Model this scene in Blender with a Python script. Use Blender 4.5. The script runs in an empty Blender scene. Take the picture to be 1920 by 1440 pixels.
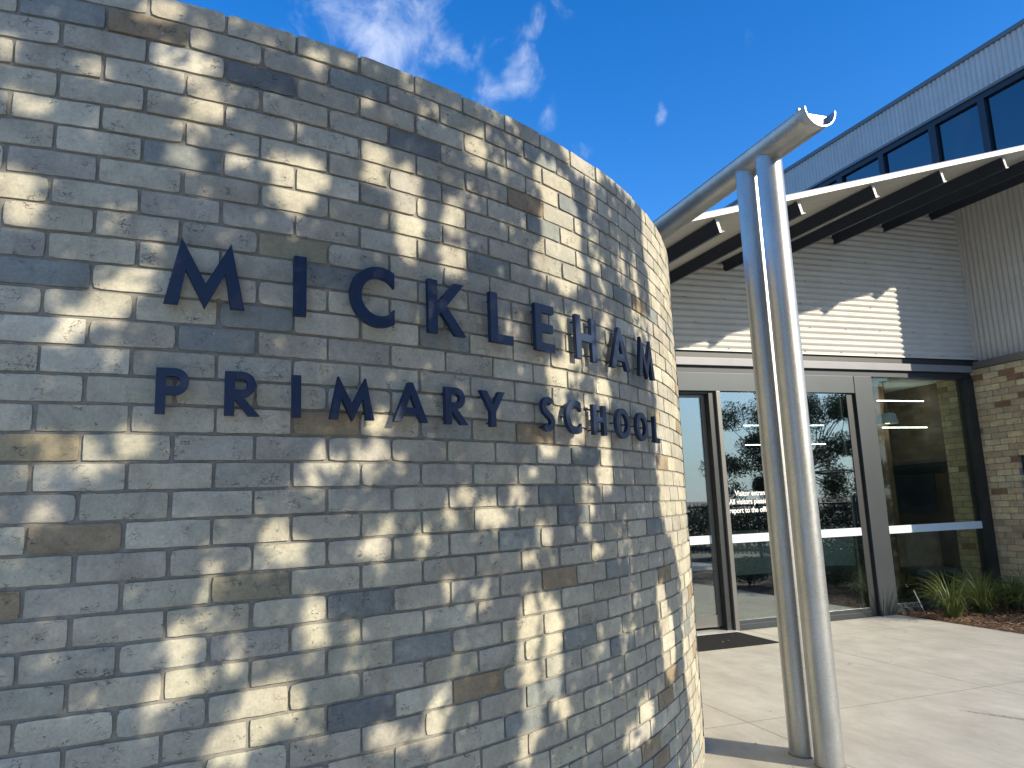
import bpy, bmesh, math, random
import numpy as np
from mathutils import Vector, Matrix, noise as mnoise
from math import radians, sin, cos, pi, sqrt, atan2
random.seed(7); rng = np.random.default_rng(11)
SC = bpy.context.scene
COL = SC.collection

# ---------------------------------------------------------------- camera, sun, sky, exposure
EYE = 1.5667
PITCH, ROLL, HEAD = 0.1663, -0.0379, 0.32300   # heading clockwise from +y
cam = bpy.data.cameras.new('camera'); cam.sensor_width = 36; cam.lens = 1380.8/1920*36
cam.clip_start = 0.05; cam.clip_end = 3000
camo = bpy.data.objects.new('camera', cam); COL.objects.link(camo); SC.camera = camo
_fh = Vector((sin(HEAD), cos(HEAD), 0)); _ri = Vector((cos(HEAD), -sin(HEAD), 0)); _z = Vector((0, 0, 1))
_fw = _fh*cos(PITCH) + _z*sin(PITCH); _up = -_fh*sin(PITCH) + _z*cos(PITCH)
_r2 = _ri*cos(ROLL) + _up*sin(ROLL); _u2 = -_ri*sin(ROLL) + _up*cos(ROLL)
_m = Matrix((_r2, _u2, -_fw)).transposed().to_4x4(); _m.translation = Vector((0, 0, EYE))
camo.matrix_world = _m

SUN_AZ, SUN_EL = radians(40.4), radians(24.0)      # azimuth from -y towards +x
S = Vector((sin(SUN_AZ)*cos(SUN_EL), -cos(SUN_AZ)*cos(SUN_EL), sin(SUN_EL)))
sun = bpy.data.lights.new('sun', 'SUN'); sun.energy = 4.4; sun.angle = radians(0.53); sun.color = (1.0, 0.88, 0.68)
suno = bpy.data.objects.new('sun', sun); COL.objects.link(suno)
suno.rotation_euler = S.to_track_quat('Z', 'Y').to_euler(); suno.location = (20, -20, 20)

W = bpy.data.worlds.new('World'); SC.world = W; W.use_nodes = True
def world():
    nt = W.node_tree; nt.nodes.clear(); N = nt.nodes.new; L = nt.links.new
    out = N('ShaderNodeOutputWorld'); bg = N('ShaderNodeBackground'); bg.inputs['Strength'].default_value = 0.15
    sky = N('ShaderNodeTexSky'); sky.sky_type = 'NISHITA'; sky.sun_disc = False
    sky.sun_elevation = SUN_EL; sky.sun_rotation = atan2(S.x, S.y)
    sky.air_density = 1.0; sky.dust_density = 0.2; sky.ozone_density = 3.0; sky.altitude = 100
    hs = N('ShaderNodeHueSaturation'); hs.inputs['Saturation'].default_value = 1.36; hs.inputs['Hue'].default_value = .510; hs.inputs['Value'].default_value = 1.24
    L(sky.outputs[0], hs.inputs['Color'])
    tc = N('ShaderNodeTexCoord')
    # pale haze towards the horizon
    sx = N('ShaderNodeSeparateXYZ'); L(tc.outputs['Generated'], sx.inputs[0])
    hz = N('ShaderNodeMapRange'); hz.interpolation_type = 'SMOOTHSTEP'; L(sx.outputs['Z'], hz.inputs['Value'])
    hz.inputs['From Min'].default_value = .34; hz.inputs['From Max'].default_value = -.02; hz.inputs['To Max'].default_value = .92
    hm = N('ShaderNodeMix'); hm.data_type = 'RGBA'; L(hz.outputs[0], hm.inputs['Factor']); L(hs.outputs[0], hm.inputs['A']); hm.inputs['B'].default_value = (3.3, 4.5, 5.6, 1)
    blobs = [((.125,.810,.573),.075,1.0),((.184,.814,.551),.045,.8),((.10,.81,.578),.06,.6),((.292,.797,.531),.030,1.15),
             ((.312,.760,.572),.030,.9),((.268,.812,.517),.034,.95),((.262,.824,.502),.028,.85),((.335,.742,.585),.025,.8),
             ((.458,.740,.492),.013,.8),((.384,.809,.444),.022,.7),((.346,.801,.488),.016,.5),((.21,.8094,.5484),.028,1.0),((.06,.8135,.578),.08,.45),
             ((.30,.835,.46),.02,.6),((.235,.80,.553),.02,.9),((-.5,.6,.62),.25,.6),((.75,-.5,.62),.55,1.3),((.3,-.8,.55),.6,1.3),((-.3,-.7,.6),.5,1.1),((.95,-.25,.3),.4,1.0)]  # large blobs behind the camera: unseen clouds added to whiten the ambient light
    wn = N('ShaderNodeTexNoise'); wn.inputs['Scale'].default_value = 9; wn.inputs['Detail'].default_value = 5; L(tc.outputs['Generated'], wn.inputs['Vector'])
    ws = N('ShaderNodeVectorMath'); ws.operation = 'MULTIPLY_ADD'; L(wn.outputs['Color'], ws.inputs[0]); ws.inputs[1].default_value = (.11,.11,.11); ws.inputs[2].default_value = (-.055,-.055,-.055)
    wv = N('ShaderNodeVectorMath'); wv.operation = 'ADD'; L(tc.outputs['Generated'], wv.inputs[0]); L(ws.outputs[0], wv.inputs[1])
    acc = None
    for c, r, s in blobs:
        d = N('ShaderNodeVectorMath'); d.operation = 'DISTANCE'; L(wv.outputs[0], d.inputs[0])
        cv = Vector(c).normalized(); d.inputs[1].default_value = cv
        mr = N('ShaderNodeMapRange'); mr.interpolation_type = 'SMOOTHSTEP'; L(d.outputs['Value'], mr.inputs['Value'])
        mr.inputs['From Min'].default_value = r*1.5; mr.inputs['From Max'].default_value = 0.0
        mr.inputs['To Min'].default_value = 0.0; mr.inputs['To Max'].default_value = s
        if acc is None: acc = mr.outputs[0]
        else:
            m = N('ShaderNodeMath'); m.operation = 'MAXIMUM'; L(acc, m.inputs[0]); L(mr.outputs[0], m.inputs[1]); acc = m.outputs[0]
    mp = N('ShaderNodeMapping'); mp.inputs['Scale'].default_value = (1.0, 1.0, .62); mp.inputs['Rotation'].default_value = (0, -0.5, 0)
    L(tc.outputs['Generated'], mp.inputs['Vector'])
    nz = N('ShaderNodeTexNoise'); nz.inputs['Scale'].default_value = 15; nz.inputs['Detail'].default_value = 8; nz.inputs['Roughness'].default_value = .62; nz.inputs['Distortion'].default_value = .55
    L(mp.outputs[0], nz.inputs['Vector'])
    ad = N('ShaderNodeMath'); ad.operation = 'MULTIPLY_ADD'; L(acc, ad.inputs[0]); ad.inputs[1].default_value = .36; L(nz.outputs[0], ad.inputs[2])
    cr = N('ShaderNodeMapRange'); cr.interpolation_type = 'SMOOTHSTEP'; L(ad.outputs[0], cr.inputs['Value'])
    cr.inputs['From Min'].default_value = .60; cr.inputs['From Max'].default_value = 1.15; cr.inputs['To Max'].default_value = .52
    mx = N('ShaderNodeMix'); mx.data_type = 'RGBA'; L(cr.outputs[0], mx.inputs['Factor']); L(hm.outputs['Result'], mx.inputs['A'])
    mx.inputs['B'].default_value = (6.4, 6.6, 6.9, 1)
    L(mx.outputs['Result'], bg.inputs['Color']); L(bg.outputs[0], out.inputs['Surface'])
world()
SC.view_settings.view_transform = 'Standard'; SC.view_settings.look = 'None'; SC.view_settings.exposure = 0.52; SC.view_settings.gamma = 1.0
SC.cycles.max_bounces = 8; SC.cycles.transparent_max_bounces = 12; SC.cycles.sample_clamp_indirect = 6
SC.cycles.use_denoising = True

# ---------------------------------------------------------------- helpers
def tag(o, label=None, cat=None, group=None, kind=None):
    if label: o['label'] = label
    if cat: o['category'] = cat
    if group: o['group'] = group
    if kind: o['kind'] = kind
    return o
def empty(name, loc=(0, 0, 0), parent=None):
    o = bpy.data.objects.new(name, None); COL.objects.link(o); o.location = loc
    if parent: o.parent = parent
    return o
def mesh_obj(name, V, Fc, mat, parent=None, midx=None, smooth=False, col=None):
    me = bpy.data.meshes.new(name); me.from_pydata([tuple(v) for v in V], [], [tuple(f) for f in Fc])
    for m in (mat if isinstance(mat, (list, tuple)) else [mat]): me.materials.append(m)
    if midx is not None: me.polygons.foreach_set('material_index', np.array(midx, dtype=np.int32))
    if smooth: me.polygons.foreach_set('use_smooth', np.ones(len(me.polygons), dtype=bool))
    if col is not None:
        ca = me.color_attributes.new('tone', 'FLOAT_COLOR', 'POINT'); ca.data.foreach_set('color', np.asarray(col, dtype=np.float32).ravel())
    me.update()
    o = bpy.data.objects.new(name, me); COL.objects.link(o)
    if parent: o.parent = parent
    return o
class MB:
    def __init__(s): s.bm = bmesh.new()
    def box(s, x0, x1, y0, y1, z0, z1, bev=0.0):
        vs = [s.bm.verts.new(p) for p in ((x0,y0,z0),(x1,y0,z0),(x1,y1,z0),(x0,y1,z0),(x0,y0,z1),(x1,y0,z1),(x1,y1,z1),(x0,y1,z1))]
        fs = [s.bm.faces.new([vs[i] for i in f]) for f in ((3,2,1,0),(4,5,6,7),(0,1,5,4),(1,2,6,5),(2,3,7,6),(3,0,4,7))]
        if bev:
            es = set(e for f in fs for e in f.edges)
            bmesh.ops.bevel(s.bm, geom=list(es), offset=bev, segments=2, affect='EDGES', profile=.7)
        return s
    def tube(s, p0, p1, r, n=16, r1=None, caps=True):
        p0, p1 = Vector(p0), Vector(p1); d = (p1-p0).normalized(); a = d.orthogonal().normalized(); b = d.cross(a)
        r1 = r if r1 is None else r1
        A = [s.bm.verts.new(p0+(a*cos(2*pi*i/n)+b*sin(2*pi*i/n))*r) for i in range(n)]
        B = [s.bm.verts.new(p1+(a*cos(2*pi*i/n)+b*sin(2*pi*i/n))*r1) for i in range(n)]
        for i in range(n):
            f = s.bm.faces.new((A[i], A[(i+1)%n], B[(i+1)%n], B[i])); f.smooth = True
        if caps: s.bm.faces.new(A[::-1]); s.bm.faces.new(B)
        return s
    def lathe(s, prof, cx, cy, n=32):
        rings = [[s.bm.verts.new((cx+r*cos(2*pi*i/n), cy+r*sin(2*pi*i/n), z)) for i in range(n)] for r, z in prof]
        for a, b in zip(rings, rings[1:]):
            for i in range(n):
                f = s.bm.faces.new((a[i], a[(i+1)%n], b[(i+1)%n], b[i])); f.smooth = True
        return s
    def quad(s, *ps):
        s.bm.faces.new([s.bm.verts.new(p) for p in ps]); return s
    def prism(s, poly, axis_vec):
        A = [s.bm.verts.new(p) for p in poly]; v = Vector(axis_vec); B = [s.bm.verts.new(Vector(p)+v) for p in poly]
        s.bm.faces.new(A); s.bm.faces.new(B[::-1]); n = len(A)
        for i in range(n): s.bm.faces.new((A[i], B[i], B[(i+1)%n], A[(i+1)%n]))
        return s
    def out(s, name, mat, parent=None):
        bmesh.ops.recalc_face_normals(s.bm, faces=s.bm.faces[:])
        me = bpy.data.meshes.new(name); s.bm.to_mesh(me); s.bm.free(); me.materials.append(mat)
        o = bpy.data.objects.new(name, me); COL.objects.link(o)
        if parent: o.parent = parent
        return o

# ---------------------------------------------------------------- materials
def mat(name):
    m = bpy.data.materials.new(name); m.use_nodes = True; nt = m.node_tree
    return m, nt, nt.nodes['Principled BSDF'], nt.nodes.new, nt.links.new
def noise_node(N, L, tc, scale, detail=4, rough=.55, dist=0, vscale=None, out='Object'):
    v = tc.outputs[out]
    if vscale:
        mp = N('ShaderNodeMapping'); mp.inputs['Scale'].default_value = vscale; L(v, mp.inputs[0]); v = mp.outputs[0]
    n = N('ShaderNodeTexNoise'); n.inputs['Scale'].default_value = scale; n.inputs['Detail'].default_value = detail
    n.inputs['Roughness'].default_value = rough; n.inputs['Distortion'].default_value = dist; L(v, n.inputs['Vector']); return n.outputs[0]
def ramp(N, L, v, a, b, c0=(0,0,0,1), c1=(1,1,1,1)):
    r = N('ShaderNodeValToRGB'); r.color_ramp.elements[0].position = a; r.color_ramp.elements[1].position = b
    r.color_ramp.elements[0].color = c0; r.color_ramp.elements[1].color = c1; L(v, r.inputs[0]); return r.outputs[0]
def mixc(N, L, fac, a, b, mode='MIX'):
    m = N('ShaderNodeMix'); m.data_type = 'RGBA'; m.blend_type = mode
    for s, v in (('Factor', fac), ('A', a), ('B', b)):
        if isinstance(v, (int, float)): m.inputs[s].default_value = v
        elif isinstance(v, tuple): m.inputs[s].default_value = v if len(v) == 4 else v+(1,)
        else: L(v, m.inputs[s])
    return m.outputs['Result']
def bump(N, L, B, h, strength, dist=.01, prev=None):
    b = N('ShaderNodeBump'); b.inputs['Strength'].default_value = strength; b.inputs['Distance'].default_value = dist
    L(h, b.inputs['Height'])
    if prev is not None: L(prev, b.inputs['Normal'])
    L(b.outputs[0], B.inputs['Normal']); return b.outputs[0]
def simple(name, col, rough=.5, metal=0.0, var=.12, nscale=6, bumpst=0.0, bscale=60, spec=.5):
    m, nt, B, N, L = mat(name); tc = N('ShaderNodeTexCoord')
    n = noise_node(N, L, tc, nscale, 5)
    c = mixc(N, L, ramp(N, L, n, .3, .7), tuple(x*(1-var) for x in col), tuple(min(1, x*(1+var)) for x in col))
    L(c, B.inputs['Base Color']); B.inputs['Roughness'].default_value = rough; B.inputs['Metallic'].default_value = metal
    B.inputs['Specular IOR Level'].default_value = spec
    if bumpst: bump(N, L, B, noise_node(N, L, tc, bscale, 3), bumpst, .004)
    return m
def mat_brick(name='brick_face'):
    m, nt, B, N, L = mat(name); tc = N('ShaderNodeTexCoord')
    at = N('ShaderNodeAttribute'); at.attribute_name = 'tone'
    n1 = noise_node(N, L, tc, 9, 5, .6); n2 = noise_node(N, L, tc, 120, 4, .65); n3 = noise_node(N, L, tc, 38, 6, .7, .4)
    c = mixc(N, L, .55, at.outputs['Color'], mixc(N, L, ramp(N, L, n1, .3, .72), (.74,.735,.73), (1.22,1.21,1.19)), 'MULTIPLY')
    c = mixc(N, L, .55, c, mixc(N, L, ramp(N, L, n2, .25, .75), (.72,.71,.70), (1.2,1.2,1.2)), 'MULTIPLY')
    c = mixc(N, L, .6, c, mixc(N, L, ramp(N, L, n3, .28, .6), (.72,.72,.74), (1.08,1.08,1.07)), 'MULTIPLY')
    # fine drag cracks
    mp = N('ShaderNodeMapping'); mp.inputs['Scale'].default_value = (1, 1, 1.9); L(tc.outputs['Object'], mp.inputs[0])
    wn = N('ShaderNodeTexNoise'); wn.inputs['Scale'].default_value = 30; wn.inputs['Detail'].default_value = 3; L(mp.outputs[0], wn.inputs['Vector'])
    wv = N('ShaderNodeMix'); wv.data_type = 'VECTOR'; wv.inputs['Factor'].default_value = .08; L(mp.outputs[0], wv.inputs['A']); L(wn.outputs['Color'], wv.inputs['B'])
    vo = N('ShaderNodeTexVoronoi'); vo.feature = 'DISTANCE_TO_EDGE'; vo.inputs['Scale'].default_value = 26; L(wv.outputs['Result'], vo.inputs['Vector'])
    crk = ramp(N, L, vo.outputs['Distance'], .0, .035, (1,1,1,1), (0,0,0,1))
    msk = ramp(N, L, noise_node(N, L, tc, 17, 3, .6), .56, .63)
    cm = N('ShaderNodeMath'); cm.operation = 'MULTIPLY'; L(crk, cm.inputs[0]); L(msk, cm.inputs[1])
    c = mixc(N, L, cm.outputs[0], c, (.055,.05,.048))
    # pits and white grit
    v2 = N('ShaderNodeTexVoronoi'); v2.inputs['Scale'].default_value = 85; L(tc.outputs['Object'], v2.inputs['Vector'])
    pit = ramp(N, L, v2.outputs['Distance'], .09, .15, (1,1,1,1), (0,0,0,1)); pm = ramp(N, L, v2.outputs['Color'], .80, .83)
    pp = N('ShaderNodeMath'); pp.operation = 'MULTIPLY'; L(pit, pp.inputs[0]); L(pm, pp.inputs[1])
    c = mixc(N, L, pp.outputs[0], c, (.05,.047,.045))
    v3 = N('ShaderNodeTexVoronoi'); v3.inputs['Scale'].default_value = 60; L(tc.outputs['Object'], v3.inputs['Vector'])
    gr = ramp(N, L, v3.outputs['Distance'], .09, .14, (1,1,1,1), (0,0,0,1)); gm = ramp(N, L, v3.outputs['Color'], .88, .90)
    gg = N('ShaderNodeMath'); gg.operation = 'MULTIPLY'; L(gr, gg.inputs[0]); L(gm, gg.inputs[1])
    c = mixc(N, L, gg.outputs[0], c, (.72,.70,.66))
    L(c, B.inputs['Base Color']); B.inputs['Roughness'].default_value = .86; B.inputs['Specular IOR Level'].default_value = .3
    sub = N('ShaderNodeMath'); sub.operation = 'SUBTRACT'; L(n3, sub.inputs[0]); L(cm.outputs[0], sub.inputs[1])
    b1 = bump(N, L, B, sub.outputs[0], .55, .004); bump(N, L, B, n2, .35, .0016, b1)
    return m
def mat_mortar():
    m, nt, B, N, L = mat('mortar'); tc = N('ShaderNodeTexCoord')
    n = noise_node(N, L, tc, 25, 6, .7); c = mixc(N, L, ramp(N, L, n, .3, .7), (.22,.21,.185), (.33,.315,.275))
    L(c, B.inputs['Base Color']); B.inputs['Roughness'].default_value = .95; B.inputs['Specular IOR Level'].default_value = .2
    bump(N, L, B, noise_node(N, L, tc, 140, 5, .7), .8, .004); return m
def mat_galv():
    m, nt, B, N, L = mat('galvanised_steel'); tc = N('ShaderNodeTexCoord')
    vo = N('ShaderNodeTexVoronoi'); vo.inputs['Scale'].default_value = 150; L(tc.outputs['Object'], vo.inputs['Vector'])
    n = noise_node(N, L, tc, 5, 5, .65, .3, (1, 1, .35)); n2 = noise_node(N, L, tc, 45, 5, .7)
    c = mixc(N, L, ramp(N, L, n, .3, .7), (.36,.37,.37), (.49,.50,.49))
    c = mixc(N, L, .22, c, vo.outputs['Color'], 'SOFT_LIGHT')
    dirt = ramp(N, L, noise_node(N, L, tc, 7, 7, .75, .6, (1, 1, .25)), .60, .70)
    c = mixc(N, L, dirt, c, (.50,.475,.40))
    L(c, B.inputs['Base Color']); B.inputs['Metallic'].default_value = .80
    r = N('ShaderNodeMapRange'); L(n2, r.inputs[0]); r.inputs['To Min'].default_value = .30; r.inputs['To Max'].default_value = .52; L(r.outputs[0], B.inputs['Roughness'])
    bump(N, L, B, n2, .05, .003); return m
def mat_sheet(name, col, rough=.42):
    m, nt, B, N, L = mat(name); tc = N('ShaderNodeTexCoord')
    n = noise_node(N, L, tc, 3, 6, .7, .2, (1, 1, 1)); c = mixc(N, L, ramp(N, L, n, .35, .75), tuple(x*.86 for x in col), col)
    n2 = noise_node(N, L, tc, 30, 6, .75); c = mixc(N, L, ramp(N, L, n2, .62, .72), c, tuple(x*.78 for x in col))
    L(c, B.inputs['Base Color']); B.inputs['Roughness'].default_value = rough; return m
def mat_concrete():
    m, nt, B, N, L = mat('concrete_paving'); tc = N('ShaderNodeTexCoord')
    n = noise_node(N, L, tc, .9, 8, .65, .4); n2 = noise_node(N, L, tc, 5, 8, .7, .2, (1, .45, 1)); n3 = noise_node(N, L, tc, 160, 3, .6)
    c = mixc(N, L, ramp(N, L, n, .32, .7), (.50,.475,.41), (.60,.575,.50))
    c = mixc(N, L, .7, c, mixc(N, L, ramp(N, L, n2, .35, .65), (.80,.795,.78), (1.08,1.08,1.07)), 'MULTIPLY')
    c = mixc(N, L, .5, c, mixc(N, L, ramp(N, L, n3, .3, .7), (.85,.85,.85), (1.1,1.1,1.1)), 'MULTIPLY')
    sp = N('ShaderNodeSeparateXYZ'); L(tc.outputs['Object'], sp.inputs[0])
    def line(src, off, per, w):
        a = N('ShaderNodeMath'); a.operation = 'ADD'; L(src, a.inputs[0]); a.inputs[1].default_value = -off+per*200+per/2
        mo = N('ShaderNodeMath'); mo.operation = 'MODULO'; L(a.outputs[0], mo.inputs[0]); mo.inputs[1].default_value = per
        s = N('ShaderNodeMath'); s.operation = 'SUBTRACT'; L(mo.outputs[0], s.inputs[0]); s.inputs[1].default_value = per/2
        ab = N('ShaderNodeMath'); ab.operation = 'ABSOLUTE'; L(s.outputs[0], ab.inputs[0])
        return ramp(N, L, ab.outputs[0], w*.5, w, (1,1,1,1), (0,0,0,1))
    l1 = line(sp.outputs['X'], 5.54, 2.27, .006); l2 = line(sp.outputs['Y'], 4.78, 2.4, .006)
    mx = N('ShaderNodeMath'); mx.operation = 'MAXIMUM'; L(l1, mx.inputs[0]); L(l2, mx.inputs[1])
    jf = N('ShaderNodeMath'); jf.operation = 'MULTIPLY'; L(mx.outputs[0], jf.inputs[0]); jf.inputs[1].default_value = .62
    c = mixc(N, L, jf.outputs[0], c, (.12,.11,.10))
    # ground scabbled patch
    vm = N('ShaderNodeVectorMath'); vm.operation = 'SUBTRACT'; L(tc.outputs['Object'], vm.inputs[0]); vm.inputs[1].default_value = (4.93, 4.10, 0)
    mp = N('ShaderNodeMapping'); mp.vector_type = 'POINT'; mp.inputs['Rotation'].default_value = (0, 0, radians(62.8)); L(vm.outputs[0], mp.inputs[0]); m2 = N('ShaderNodeMapping'); m2.inputs['Scale'].default_value = (1/.34, 1/.032, 1); L(mp.outputs[0], m2.inputs[0]); mp = m2
    ln = N('ShaderNodeVectorMath'); ln.operation = 'LENGTH'; L(mp.outputs[0], ln.inputs[0])
    sc1 = ramp(N, L, ln.outputs['Value'], .75, 1.1, (1,1,1,1), (0,0,0,1)); sc2 = ramp(N, L, noise_node(N, L, tc, 75, 4, .7, 1.0), .47, .53)
    sm = N('ShaderNodeMath'); sm.operation = 'MULTIPLY'; L(sc1, sm.inputs[0]); L(sc2, sm.inputs[1])
    c = mixc(N, L, sm.outputs[0], c, (.16,.15,.135))
    # faint drag streaks, damp blotches and dirt
    st = ramp(N, L, noise_node(N, L, tc, 2.2, 7, .72, .8, (1, .22, 1)), .50, .68); c = mixc(N, L, st, c, mixc(N, L, 1.0, c, (.90,.895,.88), 'MULTIPLY'))
    sp2 = ramp(N, L, noise_node(N, L, tc, 30, 5, .75), .66, .74); c = mixc(N, L, sp2, c, mixc(N, L, 1.0, c, (.72,.70,.66), 'MULTIPLY'))
    # little dark spots
    vo = N('ShaderNodeTexVoronoi'); vo.inputs['Scale'].default_value = 3.2; L(tc.outputs['Object'], vo.inputs['Vector'])
    c = mixc(N, L, ramp(N, L, vo.outputs['Distance'], .02, .035, (.8,.8,.8,1), (0,0,0,1)), c, (.15,.12,.09))
    L(c, B.inputs['Base Color']); B.inputs['Roughness'].default_value = .88; B.inputs['Specular IOR Level'].default_value = .25
    h = N('ShaderNodeMath'); h.operation = 'SUBTRACT'; L(n3, h.inputs[0]); L(mx.outputs[0], h.inputs[1]); bump(N, L, B, h.outputs[0], .35, .004)
    return m
def mat_glass(name, refl=.2, tint=(.62,.70,.68)):
    m, nt, B, N, L = mat(name); nt.nodes.remove(B)
    o = nt.nodes['Material Output']; tr = N('ShaderNodeBsdfTransparent'); tr.inputs[0].default_value = tint+(1,)
    gl = N('ShaderNodeBsdfGlossy'); gl.inputs['Roughness'].default_value = .0; gl.inputs['Color'].default_value = (.9,.95,.97,1)
    fr = N('ShaderNodeLayerWeight'); fr.inputs['Blend'].default_value = .5
    tc = N('ShaderNodeTexCoord'); nn = noise_node(N, L, tc, .8, 2); b = N('ShaderNodeBump'); b.inputs['Strength'].default_value = .02; b.inputs['Distance'].default_value = .02; L(nn, b.inputs['Height']); L(b.outputs[0], gl.inputs['Normal'])
    pw = N('ShaderNodeMath'); pw.operation = 'POWER'; L(fr.outputs['Facing'], pw.inputs[0]); pw.inputs[1].default_value = 3.0
    mr = N('ShaderNodeMath'); mr.operation = 'MULTIPLY_ADD'; L(pw.outputs[0], mr.inputs[0]); mr.inputs[1].default_value = .8; mr.inputs[2].default_value = refl
    mr.use_clamp = True
    mx = N('ShaderNodeMixShader'); L(mr.outputs[0], mx.inputs[0]); L(tr.outputs[0], mx.inputs[1]); L(gl.outputs[0], mx.inputs[2]); L(mx.outputs[0], o.inputs['Surface'])
    return m
def mat_emit(name, col, st):
    m, nt, B, N, L = mat(name); B.inputs['Base Color'].default_value = (.8,.8,.8,1)
    B.inputs['Emission Color'].default_value = col+(1,); B.inputs['Emission Strength'].default_value = st; return m
def mat_leaf(name, c0, c1, rough=.5):
    m, nt, B, N, L = mat(name); at = N('ShaderNodeAttribute'); at.attribute_name = 'tone'
    c = mixc(N, L, at.outputs['Fac'], c0, c1); L(c, B.inputs['Base Color']); B.inputs['Roughness'].default_value = rough
    o = nt.nodes['Material Output']; t = N('ShaderNodeBsdfTranslucent'); L(c, t.inputs[0])
    mx = N('ShaderNodeMixShader'); mx.inputs[0].default_value = .25; L(B.outputs[0], mx.inputs[1]); L(t.outputs[0], mx.inputs[2]); L(mx.outputs[0], o.inputs['Surface'])
    return m
M_BRICK = mat_brick(); M_MORTAR = mat_mortar(); M_GALV = mat_galv(); M_CONC = mat_concrete()
M_SHEET = mat_sheet('corrugated_cream', (.585,.585,.56)); M_SOFFIT = mat_sheet('soffit_cream', (.56,.54,.48))
M_CAP = mat_sheet('white_fascia', (.56,.56,.545), .4)
M_NAVY = simple('navy_paint', (.010,.019,.036), .45, 0, .15, 9, .06, 200)
M_BEAM = simple('dark_beam_paint', (.010,.018,.036), .45, 0, .2)
M_LETTER = simple('letter_navy', (.010,.026,.070), .5, 0, .12, 12, .08, 240)
M_ALU = simple('grey_aluminium', (.048,.058,.066), .38, .35, .06, 2)
M_ALUP = simple('pale_aluminium', (.17,.17,.16), .35, .3, .06, 2)
M_BLACK = simple('black_frame', (.022,.025,.027), .4, 0, .2)
M_LEDGE = simple('ledge_steel', (.20,.205,.23), .4, .1, .06, 4)
M_GLASS = mat_glass('door_glass', .25, (.72,.80,.78)); M_GLASSW = mat_glass('window_glass', .03, (.86,.92,.87)); M_GLASSC = mat_glass('clerestory_glass', .13, (.12,.15,.18))
M_STRIP = simple('safety_film', (.62,.72,.74), .5, 0, .03)
M_WHITE = simple('white_vinyl', (.92,.92,.92), .5, 0, .02)
M_MAT = simple('rubber_mat', (.022,.022,.024), .95, 0, .3, 60, .6, 220, .15)
M_FLOOR = simple('carpet', (.10,.10,.10), .9, 0, .3, 30); M_CEIL = simple('ceiling_board', (.42,.46,.44), .8, 0, .05)
M_INT = simple('interior_panel', (.11,.085,.06), .6, 0, .35, 3); M_WOOD = simple('wood', (.22,.13,.07), .5, 0, .3, 8)
M_DESK = simple('desk_laminate', (.60,.64,.54), .4, 0, .05); M_DARKI = simple('dark_panel', (.03,.035,.04), .5, 0, .3)
M_SCREEN = simple('pinboard_blue', (.035,.05,.065), .6, 0, .2)
M_SOIL = simple('soil', (.09,.06,.04), .95, 0, .4, 20, .8, 60)
M_ASPH = simple('asphalt', (.06,.06,.062), .9, 0, .25, 8, .5, 80)
M_ROOF = simple('roof_sheet', (.45,.46,.46), .4, .2, .05)
M_BARK = simple('bark', (.22,.18,.14), .9, 0, .35, 10, .8, 30)

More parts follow.
